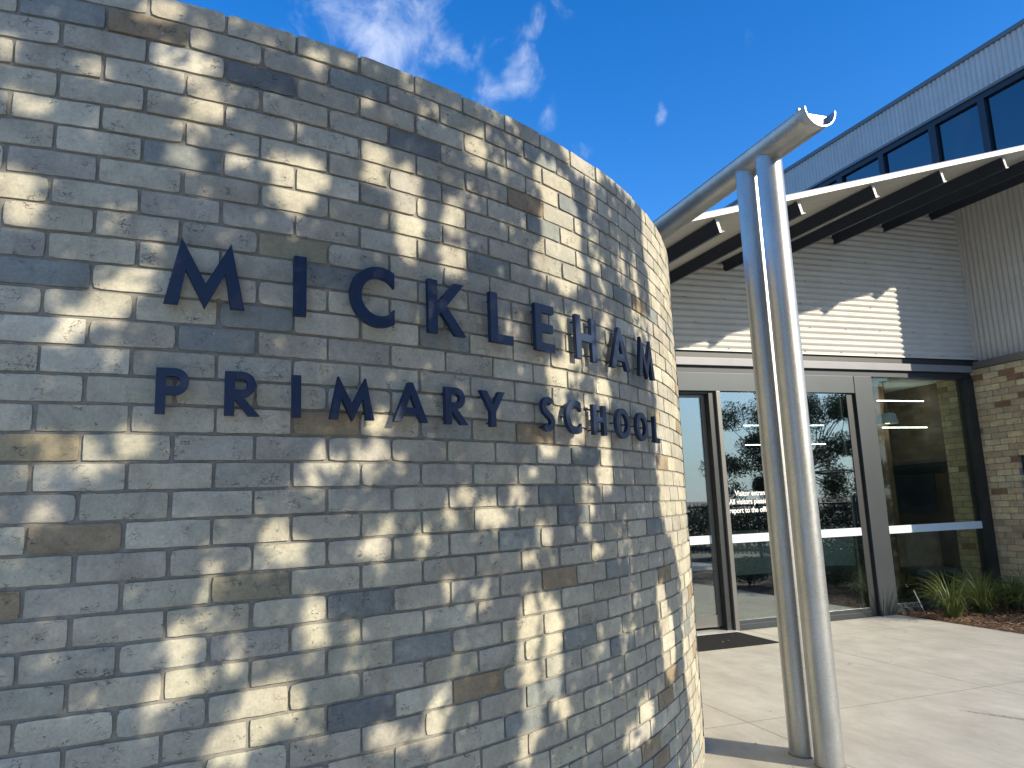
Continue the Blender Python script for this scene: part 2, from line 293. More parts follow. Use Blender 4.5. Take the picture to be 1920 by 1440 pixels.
# ---------------------------------------------------------------- brick builder
PAL = [(.46,.435,.365),(.435,.415,.355),(.475,.455,.39),(.41,.39,.34),(.40,.375,.33),(.44,.41,.345),(.39,.38,.34),(.50,.48,.41),(.415,.40,.335),(.38,.365,.335)]
TANC = [(.31,.25,.165),(.35,.29,.20),(.29,.245,.17)]; BLUE = [(.275,.278,.275),(.32,.318,.31),(.25,.255,.26)]; DARK = [(.165,.18,.18)]
def brick_mesh(frame, items, nx=9, nz=4, depth=.05, joint=.0056, rnd=random):
    V, F, C = [], [], []
    for (s0, s1, z0, z1, col, stripe) in items:
        (P, t, n) = frame((s0+s1)/2); L = s1-s0; a0, a1 = -L/2+joint, L/2-joint; b0, b1 = z0+joint*.92, z1-joint*.92
        pr = rnd.gauss(0, .0011); tilt = rnd.gauss(0, .006); rotz = rnd.gauss(0, .004); sh = rnd.gauss(0, .0012)
        sd = rnd.uniform(0, 100); base = len(V); cr = rnd.choice((.002, .003, .004, .008)) 
        st = [(rnd.uniform(a0, a1), rnd.uniform(.006, .02), rnd.choice(TANC), rnd.uniform(.25, .6))] if stripe else []
        shade = (rnd.uniform(-.12, .12), rnd.uniform(-.09, .09))
        for j in range(nz+1):
            for i in range(nx+1):
                fx, fz = i/nx, j/nz; x = a0+(a1-a0)*fx; z = b0+(b1-b0)*fz; o = pr
                ed = min(i, nx-i); ez = min(j, nz-j)
                wob = mnoise.noise(Vector((x*18+sd, z*18, sd)))*.0016; wob2 = mnoise.noise(Vector((x*45, z*45+sd, sd)))*.0011
                if ed == 0: x += wob+wob2; 
                if ez == 0: z += wob*1.0+wob2*1.3
                if ed == 0 and ez == 0:
                    x += cr*.55*(1 if i == 0 else -1); z += cr*.45*(1 if j == 0 else -1)
                if ed == 0 or ez == 0: o -= .0007+abs(wob2)*1.0
                o += mnoise.noise(Vector((x*30+sd, z*40, sd*.7)))*.0010 + x*tilt + (z-z0-.04)*tilt*1.5
                z2 = z + x*rotz; q = P + t*(x+sh) + n*o; V.append((q.x, q.y, z2))
                g = 1+shade[0]*(fx-.5)+shade[1]*(fz-.5)+mnoise.noise(Vector((x*7+sd, z*14, sd)))*.16
                c = [col[k]*g for k in range(3)]
                for (sx, sw, sc, sa) in st:
                    w = math.exp(-((x-sx)/sw)**2)*sa; c = [c[k]*(1-w)+sc[k]*w for k in range(3)]
                C.append((c[0], c[1], c[2], 1))
        for j in range(nz):
            for i in range(nx):
                k = base+j*(nx+1)+i; F.append((k, k+1, k+nx+2, k+nx+1))
        ring = [base+i for i in range(nx+1)] + [base+j*(nx+1)+nx for j in range(1, nz+1)] + [base+nz*(nx+1)+i for i in range(nx-1, -1, -1)] + [base+j*(nx+1) for j in range(nz-1, 0, -1)]
        b2 = len(V)
        for k in ring:
            v = V[k]; V.append((v[0]-n.x*depth, v[1]-n.y*depth, v[2])); C.append(C[k])
        m = len(ring)
        for q in range(m): F.append((ring[q], b2+q, b2+(q+1) % m, ring[(q+1) % m]))
    return V, F, C

PAL = [(x*1.03, y*1.03, z*.96) for x, y, z in PAL]; BLUE = [(x*.94, y*1.01, z*.95) for x, y, z in BLUE]
HCO = .086; BS = .2395
CC = Vector((-1.0309, 6.7971, 0)); CR = 4.4148; ZTOP = 3.2905
xh = Vector((cos(HEAD), -sin(HEAD), 0)); yh = Vector((sin(HEAD), cos(HEAD), 0))
def wall_frame(s, off=0.0):
    a = s/CR; n = xh*sin(a)-yh*cos(a); t = xh*cos(a)+yh*sin(a)
    return CC+n*(CR+off), t, n
def arc(k): return k*BS+2.3033
SPECIAL = {(1,-1):'t',(16,1):'t',(17,-2):'y',(20,-2):'t',(22,0):'o',(22,-3):'t',(27,2):'d',(27,4):'t',(25,3):'b',(2,0):'d',(3,3):'d',(4,5):'t',(9,1):'o',
           (10,1):'b',(12,0):'b',(13,0):'b',(11,-2):'b',(12,3):'b',(8,4):'b',(7,9):'b',(7,10):'t',(20,6):'b',(19,6):'b',(21,5):'b',(23,6):'t',(23,8):'b',(24,10):'t',
           (16,5):'t',(14,10):'y',(16,3):'b',(6,-1):'b',(30,10):'t',(31,10):'t',(5,6):'b',(26,6):'b',(28,5):'b',(33,9):'t'}
LIGHTB = {(12,1),(14,-2),(18,-2),(2,-1),(18,1),(8,2),(6,0),(17,6),(15,4),(13,-2),(19,0),(21,2),(10,2)}
items = []
rb = random.Random(5)
for c in range(0, 39):
    for i in range(-16, 30):
        off = 0.0 if c % 2 == 0 else -.5
        s0, s1 = arc(i+off), arc(i+off+1)
        z1 = ZTOP-c*HCO; z0 = z1-HCO
        if z1 < .02: continue
        z0 = max(z0, -.02)
        if c == 0: z1 += rb.gauss(0, .0022)
        key = (c, i if c % 2 == 0 else i)
        col = rb.choice(PAL); g = rb.uniform(.94, 1.08); stripe = rb.random() < .16
        r = rb.random()
        if key[0] > 31 or i < -3 or i > 10:
            if r < .05: col = rb.choice(TANC)
            elif r < .11: col = rb.choice(BLUE)
        elif r < .02: col = rb.choice(BLUE)
        k = SPECIAL.get((c, i))
        if k == 't': col = TANC[0]; g = 1.0
        elif k == 'y': col = (.38,.325,.21)
        elif k == 'o': col = (.31,.285,.20)
        elif k == 'd': col = DARK[0]; g = 1.1
        elif k == 'b': col = rb.choice(BLUE)
        if (c, i) in LIGHTB: col = (.50,.48,.395)
        items.append((s0, s1, z0, z1, tuple(x*g for x in col), stripe))
BV, BF, BC = brick_mesh(wall_frame, items, rnd=rb)
nb = len(BF)
# mortar skin, inner leaf, top bed
nS = 260; sA, sB = arc(-16), arc(30); b0 = len(BV)
for i in range(nS+1):
    s = sA+(sB-sA)*i/nS
    for off, z in ((-.0075, -.02), (-.0075, ZTOP-.012), (-.26, ZTOP-.012), (-.26, -.02)):
        P, t, n = wall_frame(s, off); BV.append((P.x, P.y, z)); BC.append((.4,.38,.35,1))
for i in range(nS):
    for q in range(3):
        a = b0+i*4+q; BF.append((a, a+4, a+5, a+1))
BF.append((b0, b0+1, b0+2, b0+3)); e = b0+nS*4; BF.append((e+3, e+2, e+1, e))
brick_wall = mesh_obj('brick_wall', BV, BF, [M_BRICK, M_MORTAR], midx=[0]*nb+[1]*(len(BF)-nb), col=BC)
tag(brick_wall, 'tall curved wall of pale grey and cream bricks carrying the raised navy school name', 'brick wall')

# ---------------------------------------------------------------- raised letters
def arcpts(cx, cy, r, a0, a1, n=28): return [(cx+r*cos(radians(a0+(a1-a0)*i/n)), cy+r*sin(radians(a0+(a1-a0)*i/n))) for i in range(n+1)]
def glyph(ch):
    if ch == 'M': return [[(0,0),(.215,1.03),(.57,.35),(.925,1.03),(1.14,0),(.945,0),(.855,.56),(.57,-.03),(.285,.56),(.195,0)]], 1.14
    if ch == 'I': return [[(0,0),(0,1),(.19,1),(.19,0)]], .19
    if ch == 'C': return [arcpts(.54,.5,.54,58.8,301.2,44)+arcpts(.54,.5,.345,324.5,35.5,36)], .82
    if ch == 'K': return [[(0,0),(0,1),(.19,1),(.19,.55),(.58,1),(.80,1),(.40,.535),(.83,0),(.60,0),(.27,.41),(.19,.32),(.19,0)]], .83
    if ch == 'L': return [[(0,0),(0,1),(.19,1),(.19,.17),(.60,.17),(.60,0)]], .60
    if ch == 'E': return [[(0,0),(0,1),(.60,1),(.60,.83),(.19,.83),(.19,.585),(.56,.585),(.56,.415),(.19,.415),(.19,.17),(.61,.17),(.61,0)]], .61
    if ch == 'H': return [[(0,0),(0,1),(.19,1),(.19,.60),(.63,.60),(.63,1),(.82,1),(.82,0),(.63,0),(.63,.43),(.19,.43),(.19,0)]], .82
    if ch == 'A': return [[(0,0),(.44,1.03),(.56,1.03),(1,0),(.80,0),(.715,.20),(.285,.20),(.20,0)],[(.355,.37),(.645,.37),(.5,.74)]], 1.0
    bowl = [(.36,1)]+arcpts(.36,.71,.29,90,-90,20); hole = [(.19,.83),(.36,.83)]+arcpts(.36,.71,.12,88,-88,14)+[(.36,.59),(.19,.59)]
    if ch == 'P': return [[(0,0),(0,1)]+bowl+[(.19,.42),(.19,0)], hole], .65
    if ch == 'R': return [[(0,0),(0,1)]+bowl[:-1]+[(.38,.42),(.74,0),(.51,0),(.215,.36),(.19,.36),(.19,0)], hole], .74
    if ch == 'Y': return [[(0,1),(.23,1),(.455,.61),(.68,1),(.91,1),(.55,.42),(.55,0),(.36,0),(.36,.42)]], .91
    if ch == 'O': return [arcpts(.53,.5,.53,0,354,56), arcpts(.53,.5,.34,0,353,44)], 1.06
    if ch == 'S':
        p = arcpts(.31,.735,.205,35,258,26)+arcpts(.29,.265,.205,78,-145,26); h = .09; lo, hi = [], []
        for i, q in enumerate(p):
            a = p[max(0, i-1)]; b = p[min(len(p)-1, i+1)]; d = Vector((b[0]-a[0], b[1]-a[1])).normalized()
            lo.append((q[0]-d.y*h, q[1]+d.x*h)); hi.append((q[0]+d.y*h, q[1]-d.x*h))
        return [lo+hi[::-1]], .60
def letter(ch, s_left, zb, capH, label, wscale=1.0):
    loops, w = glyph(ch); cu = bpy.data.curves.new('raised_letter', 'CURVE'); cu.dimensions = '2D'; cu.fill_mode = 'BOTH'
    cu.extrude = .009; cu.bevel_depth = .0008; cu.bevel_resolution = 1
    for lp in loops:
        sp = cu.splines.new('POLY'); sp.points.add(len(lp)-1); sp.use_cyclic_u = True
        for pnt, (x, y) in zip(sp.points, lp): pnt.co = ((x-w/2)*capH*wscale, y*capH, 0, 1)
    tmp = bpy.data.objects.new('tmp', cu); COL.objects.link(tmp)
    me = bpy.data.meshes.new_from_object(tmp.evaluated_get(bpy.context.evaluated_depsgraph_get())); bpy.data.objects.remove(tmp)
    me.name = 'raised_letter'; me.materials.clear(); me.materials.append(M_LETTER)
    o = bpy.data.objects.new('raised_letter', me); COL.objects.link(o)
    ctr = s_left + w*capH*wscale/2/1.01; P, t, n = wall_frame(ctr, .034)
    R = Matrix((t, Vector((0,0,1)), n)).transposed().to_4x4(); R.translation = Vector((P.x, P.y, zb)); o.matrix_world = R
    tag(o, label, 'sign letter', 'raised navy letters on the curved wall')
    # standoff pins in the strokes
    pins = {'M':[(.16,.2),(.97,.2)],'I':[(.095,.15),(.095,.85)],'C':[(.1,.5),(.7,.9)],'K':[(.095,.15),(.095,.85),(.62,.2)],'L':[(.095,.85),(.45,.085)],'E':[(.095,.15),(.095,.85)],
            'H':[(.095,.85),(.725,.85),(.095,.15),(.725,.15)],'A':[(.15,.15),(.85,.15),(.5,.9)],'P':[(.095,.15),(.095,.85)],'R':[(.095,.15),(.095,.85)],'Y':[(.455,.12),(.16,.85),(.75,.85)],'O':[(.095,.5),(.965,.5)],'S':[(.2,.12),(.4,.9)]}[ch]
    for (px, py) in pins:
        m = MB(); x, y = (px-w/2)*capH*wscale, py*capH; m.tube((x, y, -.034), (x, y, -.0085), .0035, 8)
        pobj = m.out('pin', M_BEAM, o)
    return o
ROW1 = [('M',2.142,'large navy M beginning the upper line, at its left end'),('I',2.534,'large navy letter I between the M and the C in the upper line'),('C',2.729,'large navy letter C in the upper line, rounded and open to the right'),
        ('K',3.041,'large navy letter K in the upper line'),('L',3.339,'large navy letter L in the upper line, between K and E'),('E',3.600,'large navy letter E in the upper line'),
        ('H',3.886,'large navy letter H in the upper line'),('A',4.1905,'large navy letter A in the upper line'),('M',4.515,'large navy M ending the upper line, at its right end')]
for ch, s, lb in ROW1: letter(ch, s, 2.2262, .2062, lb, 1.0 if ch != 'M' or s < 3 else .99)
ROW2 = [('P',2.131,'first letter of the lower line, a small navy P'),('R',2.3255,'small navy letter R right after the P in the lower line'),('I',2.532,'small navy letter I in the lower line'),
        ('M',2.657,'small navy letter M in the lower line'),('A',2.891,'small navy letter A in the lower line'),('R',3.108,'small navy letter R between A and Y in the lower line'),
        ('Y',3.2755,'small navy letter Y ending the word PRIMARY in the lower line'),('S',3.618,'small navy letter S starting the word SCHOOL'),('C',3.779,'small navy letter C in the word SCHOOL'),
        ('H',3.992,'small navy letter H in the word SCHOOL'),('O',4.2035,'small navy letter O right after the H in the word SCHOOL'),('O',4.430,'small navy letter O right before the L in the word SCHOOL'),
        ('L',4.685,'small navy letter L ending the lower line beside the wall edge')]
for ch, s, lb in ROW2: letter(ch, s, 1.8835, .1390, lb)

# ---------------------------------------------------------------- galvanised gutter on two pipe columns
g = empty('pipe_gutter', (3.172, 3.85, 0)); tag(g, 'galvanised half pipe gutter carried on two tall steel pipe columns', 'gutter')
def in_parent(o, p): o.parent = p; o.matrix_parent_inverse = Matrix.Translation(-p.location); return o
GU, GZ, GRo, GRi = 3.176, 3.905, .116, .109
V, F = [], []; n = 28; v0, v1 = 3.345, 7.86
ang = [pi+(pi)*i/n for i in range(n+1)]
ys = [v0+(v1-v0)*j/40 for j in range(41)]
for y in ys:
    for rr in (GRo, GRi):
        for a in ang: V.append((GU+rr*cos(a), y, GZ+rr*sin(a)))
st = 2*(n+1)
for j in range(40):
    for i in range(n):
        a = j*st+i; F.append((a, a+1, a+st+1, a+st)); b = a+n+1; F.append((b, b+st, b+st+1, b+1))
    for i in (0, n):
        a = j*st+i; b = a+n+1; F.append((a, b, b+st, a+st))
for j in (0, 40):
    for i in range(n):
        a = j*st+i; b = a+n+1; F.append((a, b, b+1, a+1))
tr = mesh_obj('trough', V, F, M_GALV, g); tr.matrix_parent_inverse = Matrix.Translation(-g.location)
me = tr.data; me.polygons.foreach_set('use_smooth', [i < 80*n for i in range(len(me.polygons))]); me.update()
m = MB(); m.box(GU-GRo-.004, GU-GRo+.012, v0+.05, v0+.075, GZ-.002, GZ+.016, .003); in_parent(m.out('lug', M_GALV), g)
m = MB(); m.prism([(GU+GRi*cos(a_), v0+.055, GZ-.010+GRi*sin(a_)*.93) for a_ in [pi+pi*i/24 for i in range(25)]], (0, .005, 0)); in_parent(m.out('stop_end', M_GALV), g)
def pipe_column(v):
    V, F = [], []; n = 48; R = .0845; zs = [0.0, 1.0, 2.0, 3.0, None]
    for z in zs:
        for i in range(n):
            a = 2*pi*i/n; x = R*cos(a); V.append((3.172+x, v+R*sin(a), z if z is not None else GZ-sqrt(GRo**2-x*x)+.001))
    for j in range(4):
        for i in range(n): F.append((j*n+i, j*n+(i+1) % n, (j+1)*n+(i+1) % n, (j+1)*n+i))
    o = mesh_obj('pipe_column', V, F, M_GALV, smooth=True); in_parent(o, g)
    c = MB(); c.lathe([(.0848, .010), (.087, .009), (.089, .004), (.091, .001), (.085, .001)], 3.172, v, 48); cc = c.out('base_collar', M_BARK); cc.parent = o; cc.matrix_parent_inverse = Matrix.Identity(4)
    # weld bead under the trough
    V, F = [], []
    for i in range(n):
        a = 2*pi*i/n
        for k in range(6):
            b = 2*pi*k/6; rr = R+.003+.0035*cos(b); x = rr*cos(a); V.append((3.172+x, v+rr*sin(a), GZ-sqrt(max(0, GRo**2-x*x))-.001+.0035*sin(b)))
    for i in range(n):
        for k in range(6): F.append((i*6+k, i*6+(k+1) % 6, ((i+1) % n)*6+(k+1) % 6, ((i+1) % n)*6+k))
    w = mesh_obj('weld', V, F, M_GALV, smooth=True); w.parent = o
    return o
a = pipe_column(3.85); tag(a, 'front pipe column'); b = pipe_column(4.078); tag(b, 'rear pipe column')

# ---------------------------------------------------------------- ground
def grid_sheet(name, x0, x1, y0, y1, z, mt, n=1, amp=0):
    V = []; F = []
    for j in range(n+1):
        for i in range(n+1):
            x = x0+(x1-x0)*i/n; y = y0+(y1-y0)*j/n
            V.append((x, y, z+(amp*mnoise.noise(Vector((x*5, y*5, 0)))+amp*.6*mnoise.noise(Vector((x*17, y*17, 3))) if amp else 0)))
    for j in range(n):
        for i in range(n): a = j*(n+1)+i; F.append((a, a+1, a+n+2, a+n+1))
    return mesh_obj(name, V, F, mt, smooth=bool(amp))
tag(grid_sheet('ground', -900, 900, -900, 900, -.03, M_ASPH), kind='structure')
m = MB(); m.box(-14, 7.85, -9, 8.12, -.12, 0.0); m.box(7.85, 10.5, -9, 1.2, -.12, 0.0); pv = m.out('paving', M_CONC); tag(pv, kind='structure')
gb = grid_sheet('garden_soil', 7.855, 14, 1.2, 7.97, -.012, M_SOIL, 90, .018); tag(gb, kind='structure')
# mulch chips
V, F, C = [], [], []
M_MULCH = mat_leaf('mulch_chip', (.12,.06,.035), (.50,.33,.19), .85)
for i in range(5200):
    x = 7.87+abs(rng.normal(0, .9)) if i % 2 else rng.uniform(7.87, 9.7); y = rng.uniform(5.6, 7.95)
    if x > 9.72: continue
    L, w = rng.uniform(.012, .055), rng.uniform(.004, .014); a = rng.uniform(0, pi); t = rng.normal(0, .3); z = rng.uniform(.0, .028)
    dx, dy = cos(a), sin(a); b = len(V)
    V += [(x-dx*L/2-dy*w/2, y-dy*L/2+dx*w/2, z-t*L/2), (x+dx*L/2-dy*w/2, y+dy*L/2+dx*w/2, z+t*L/2), (x+dx*L/2+dy*w/2, y+dy*L/2-dx*w/2, z+t*L/2+.004), (x-dx*L/2+dy*w/2, y-dy*L/2-dx*w/2, z-t*L/2+.004)]
    F.append((b, b+1, b+2, b+3)); c = rng.random()**1.6; C += [(c, c, c, 1)]*4
mu = mesh_obj('mulch', V, F, M_MULCH, col=C); tag(mu, 'reddish brown bark mulch covering the garden bed', kind='stuff')
# a few fallen leaves on the paving
V, F, C = [], [], []
for (x, y) in [(7.3, 7.55), (7.6, 7.4), (6.1, 6.2), (7.05, 5.55), (6.9, 6.9), (5.2, 5.9), (2.95, 3.9), (3.02, 4.35), (7.75, 7.6), (4.9, 7.4), (5.1, 7.6), (4.8, 7.35)]:
    a = rng.uniform(0, pi); L = rng.uniform(.02, .05); w = L*.25; b = len(V); dx, dy = cos(a), sin(a); z = .006 if y < 7.2 or x > 5.4 else .02
    V += [(x-dx*L/2, y-dy*L/2, z), (x-dy*w, y+dx*w, z+.006), (x+dx*L/2, y+dy*L/2, z+.002), (x+dy*w, y-dx*w, z+.004)]; F.append((b, b+1, b+2, b+3)); C += [(.5,.5,.5,1)]*4
fl = mesh_obj('leaf_litter', V, F, M_MULCH, col=C); tag(fl, 'dry leaves scattered on the concrete', kind='stuff')
m = MB(); m.box(4.0, 5.34, 7.1, 7.86, .001, .012, .004); mt_ = m.out('door_mat', M_MAT); tag(mt_, 'black rubber door mat on the concrete in front of the sliding door', 'door mat')

# ---------------------------------------------------------------- school building
B = empty('school_building', (9.74, 8.0, 0)); tag(B, 'school entrance building with corrugated cladding, glass doors and a skillion canopy', 'building')
def part(o, parent=None):
    p = parent or B
    o.parent = p
    if p == B: o.matrix_parent_inverse = Matrix.Translation(-B.location)
    return o
PCH = .083
def zs(u, v): return 4.067+.283*(u-3.785)+.0265*(v-5.4)
# facade sheet, ribs horizontal
V, F = [], []; rows = []; U0 = 3.1
per = 14; nz = int((6.2-3.455)/PCH*per)
for j in range(nz+1):
    zz = 3.455+j*PCH/per; us = max(U0, 3.785+(zz-4.067-.0265*2.6)/.283); 
    if us > 9.85: break
    y = 7.984-.026*abs(cos(pi*j/per))**.8; rows.append(len(V)); V += [(us, y, zz), (9.885, y, zz)]
for a, b in zip(rows, rows[1:]): F.append((a, a+1, b+1, b))
part(mesh_obj('corrugated_facade', V, F, M_SHEET, smooth=True))
# vertical-rib sheets on the plane x = 9.93
def vsheet(name, y0, y1, zlo, zhi, x=9.93, mt=None, amp=.0085):
    V, F = [], []; n = int((y1-y0)/PCH*per)
    for j in range(n+1):
        yy = y0+j*PCH/per; xx = x+.004-.026*abs(cos(pi*j/per))**.8; V += [(xx, yy, zlo(yy)), (xx, yy, zhi(yy))]
    for j in range(n): a = 2*j; F.append((a, a+2, a+3, a+1))
    return part(mesh_obj(name, V, F, mt or M_SHEET, smooth=True))
VE = 6.37
vsheet('side_cladding', VE, 7.95, lambda y: 3.40, lambda y: zs(9.93, y)+.05)
FB = lambda y: 7.345+.027*(y-6.6); FT = lambda y: 7.985+.027*(y-6.6)
vsheet('clerestory_fascia', VE, 17.5, lambda y: FB(y)+.03, lambda y: FT(y)-.03, 9.93)
# fascia trims, screws
def along_y(name, x0, x1, y0, y1, zf0, zf1, mt, parent=None):
    V = [(x0,y0,zf0(y0)),(x1,y0,zf0(y0)),(x1,y1,zf0(y1)),(x0,y1,zf0(y1)),(x0,y0,zf1(y0)),(x1,y0,zf1(y0)),(x1,y1,zf1(y1)),(x0,y1,zf1(y1))]
    F = [(3,2,1,0),(4,5,6,7),(0,1,5,4),(1,2,6,5),(2,3,7,6),(3,0,4,7)]
    return part(mesh_obj(name, V, F, mt), parent)
along_y('roof_capping', 9.885, 10.1, VE-.05, 17.6, lambda y: FT(y)-.035, lambda y: FT(y)+.03, M_ALUP)
along_y('fascia_flashing', 9.905, 9.99, VE-.02, 17.55, lambda y: FB(y)-.012, lambda y: FB(y)+.03, M_ALUP)
m = MB(); j = 0
while VE+.1+j*PCH*2 < 12.5:
    yy = VE+.08+j*PCH*2
    for k, dz in enumerate((.09, .34)):
        y2 = yy+k*PCH; m.tube((9.914, y2, FB(y2)+dz), (9.924, y2, FB(y2)+dz), .006, 8)
    j += 1
sc_ = part(m.out('cladding_screw', M_BEAM)); sc_['kind'] = 'stuff'
# screws on the facade and side cladding
m = MB()
for iu in range(9):
    for iz in range(7):
        u = 5.05+iu*.6+(.12 if iz % 2 else 0); z = 3.455+PCH*(.5+iz*4)+.0; 
        if z < zs(u, 7.98)-.25 and u < 9.8: m.tube((u, 7.966, z), (u, 7.976, z), .0055, 8)
for iy in range(9):
    for iz in range(4):
        y = VE+PCH*(1+2*iy); m.tube((9.912, y, 3.6+iz*.62), (9.922, y, 3.6+iz*.62), .0055, 8)
s2 = part(m.out('facade_screw', M_BEAM)); s2['kind'] = 'stuff'
# corner flashing between facade and side cladding
m = MB(); m.box(9.86, 9.905, 7.93, 7.99, 3.455, 5.85, .003); part(m.out('corner_flashing', M_SHEET))
# clerestory windows
muls = [6.45, 7.335, 8.19, 9.23, 10.2, 11.2, 12.2, 13.2]
lowz = lambda y: zs(9.93, y)+.02
along_y('window_head', 9.935, 10.02, VE, 17.5, lambda y: FB(y)-.10, lambda y: FB(y)-.013, M_NAVY)
for i, yv in enumerate(muls):
    w = .065 if i % 2 == 0 else .055
    along_y('mullion', 9.93, 10.02, yv-w, yv+w, lambda y: lowz(y), lambda y: FB(y)-.102, M_NAVY)
for a, b in zip(muls, muls[1:]):
    wdw = along_y('clerestory_window', 9.985, 10.0, a+.057, b-.057, lambda y: lowz(y)+.03, lambda y: FB(y)-.104, M_GLASSC)
along_y('clerestory_sill', 9.925, 10.02, VE, 17.5, lambda y: zs(9.93, y)-.03, lambda y: zs(9.93, y)+.018, M_NAVY)
# main block: end wall, roof and inner lining
m = MB(); m.box(10.06, 22, VE+.02, 17.5, 3.4, 7.9); part(m.out('upper_lining', M_DARKI))
m = MB(); m.box(9.93, 22, VE-.04, VE+.015, 3.4, 7.96); part(m.out('end_cladding', M_SHEET))
m = MB(); m.box(9.76, 22, VE-.09, VE-.045, 0, 3.39); part(m.out('end_brickwork', M_BRICK))
m = MB(); m.box(10.12, 22.2, VE-.1, 17.6, 7.90, 7.95); part(m.out('main_roof', M_ROOF))
# canopy roof, corrugations along the fall
V, F = [], []; v0, v1 = 5.34, 16.0; nv = int((v1-v0)/PCH*8)
for j in range(nv+1):
    y = v0+j*PCH/8; ue = 10.75 if y < VE-.06 else 9.92
    o = .009*cos(2*pi*j/8)
    V += [(3.20, y, zs(3.20, y)+.010+o), (ue, y, zs(ue, y)+.010+o), (3.20, y, zs(3.20, y)+.014+o), (ue, y, zs(ue, y)+.014+o)]
for j in range(nv):
    a = 4*j; F.append((a, a+1, a+5, a+4)); F.append((a+2, a+6, a+7, a+3))
part(mesh_obj('canopy_roof', V, F, M_SOFFIT, smooth=True))
V = []; F = []
sec = [(5.300, -.002), (5.302, .046), (5.314, .060), (5.36, .062), (5.40, .030), (5.395, .026), (5.345, .050), (5.320, .046), (5.318, -.002)]
for u in (3.3, 10.8):
    for (y, dz) in sec: V.append((u, y, zs(u, 5.34)+dz))
ns = len(sec)
for i in range(ns): F.append((i, (i+1) % ns, ns+(i+1) % ns, ns+i))
F.append(tuple(range(ns))[::-1]); F.append(tuple(range(ns, 2*ns)))
part(mesh_obj('barge_capping', V, F, M_CAP))
# canopy beams
for k in range(8):
    u = 3.80+.925*k; sl = Vector((-.283, 0, 1)).normalized(); ta = Vector((1, 0, .283)).normalized()
    ye = 7.985 if k < 7 else VE-.1
    def pt(du, dn, y, uu=u): base = Vector((uu, y, zs(uu, y))); return base+ta*du-sl*dn
    V, F = [], []
    prof = [(0, .002), (.024, .002), (.024, .120), (.058, .120), (.058, .136), (0, .136)]
    for y in (5.404, ye):
        for du, dn in prof: V.append(pt(du, dn, y))
    n_ = len(prof)
    for i in range(n_): F.append((i, (i+1) % n_, n_+(i+1) % n_, n_+i))
    F.append(tuple(range(n_))); F.append(tuple(range(n_, 2*n_))[::-1])
    bm_ = part(mesh_obj('canopy_beam', V, F, M_BEAM))
    V = [pt(du, dn, y) for y in (5.396, 5.4035) for du, dn in ((-.001, .004), (.025, .004), (.025, .136), (-.001, .136))]
    c_ = mesh_obj('end_cap', V, [(0,1,2,3),(7,6,5,4),(0,4,5,1),(1,5,6,2),(2,6,7,3),(3,7,4,0)], M_CAP); c_.parent = bm_
# head of the glazing
def pbox(name, mt, *b, bev=0.0, parent=None): m = MB(); m.box(*b, bev); return part(m.out(name, mt), parent)
pbox('head_recess', M_BLACK, 3.2, 9.90, 7.992, 8.1, 3.356, 3.47)  # black colour stands in for the shadow of the head flashing
pbox('head_ledge', M_LEDGE, 3.2, 9.90, 7.915, 8.05, 3.256, 3.354, bev=.002)
pbox('head_shadow_gap', M_BLACK, 3.2, 9.90, 7.975, 8.1, 3.226, 3.254)
pbox('head_frame', M_NAVY, 3.2, 9.73, 7.955, 8.1, 3.167, 3.224)
pbox('door_header', M_ALU, 3.2, 7.575, 7.948, 8.12, 2.932, 3.165, bev=.002)
pbox('wide_mullion', M_ALU, 7.583, 7.882, 7.944, 8.12, 0.0, 3.163, bev=.002)
pbox('window_jamb', M_BLACK, 9.585, 9.728, 7.93, 8.1, 0.0, 3.165, bev=.002)
# sliding door leaf
dl = part(MB().box(5.243, 5.292, 8.085, 8.125, .05, 2.90).box(4.0, 5.2425, 8.085, 8.125, 2.865, 2.90).box(4.0, 5.2425, 8.08, 8.125, .05, .19).out('sliding_door', M_ALUP))
dl['label'] = 'left sliding door leaf, partly open, with pale frame'
gl = MB().box(4.0, 5.24, 8.10, 8.108, .192, 2.863).out('pane', M_GLASS); gl.parent = dl; gl.matrix_parent_inverse = Matrix.Identity(4)
sp_ = MB().box(4.0, 5.24, 8.092, 8.098, 1.034, 1.135).out('safety_strip', M_STRIP); sp_.parent = dl
pbox('door_jamb', M_BLACK, 5.296, 5.384, 7.99, 8.16, 0.0, 2.93)
pbox('door_post', M_ALUP, 5.386, 5.442, 7.95, 8.05, 0.0, 2.93, bev=.002)
pbox('door_track', M_BLACK, 3.2, 5.29, 8.0, 8.14, 2.903, 2.93)
fx = part(MB().box(5.444, 7.46, 7.955, 8.03, .004, .07, .002).box(5.444, 7.46, 7.975, 8.03, .0705, .112, .002).out('fixed_door_panel', M_ALU))
gl = MB().box(5.443, 7.46, 7.995, 8.003, .113, 2.93).out('pane', M_GLASS); gl.parent = fx
sp_ = MB().box(5.443, 7.459, 7.986, 7.992, 1.034, 1.135).out('safety_strip', M_STRIP); sp_.parent = fx
pbox('inner_door_edge', M_ALUP, 7.395, 7.445, 8.04, 8.08, .06, 2.88)
pbox('door_stop', M_BLACK, 7.46, 7.58, 7.985, 8.1, 0.0, 2.93)
ww = part(MB().box(7.884, 9.584, 7.955, 8.03, .004, .075, .002).box(7.884, 9.584, 7.975, 8.03, .0755, .125, .002).out('entry_window', M_ALU))
gl = MB().box(7.883, 9.584, 7.995, 8.003, .126, 3.165).out('pane', M_GLASSW); gl.parent = ww
sp_ = MB().box(7.883, 9.584, 7.986, 7.992, 1.034, 1.135).out('safety_strip', M_STRIP); sp_.parent = ww
pbox('threshold', M_CAP, 4.0, 5.385, 7.88, 8.16, .002, .012)
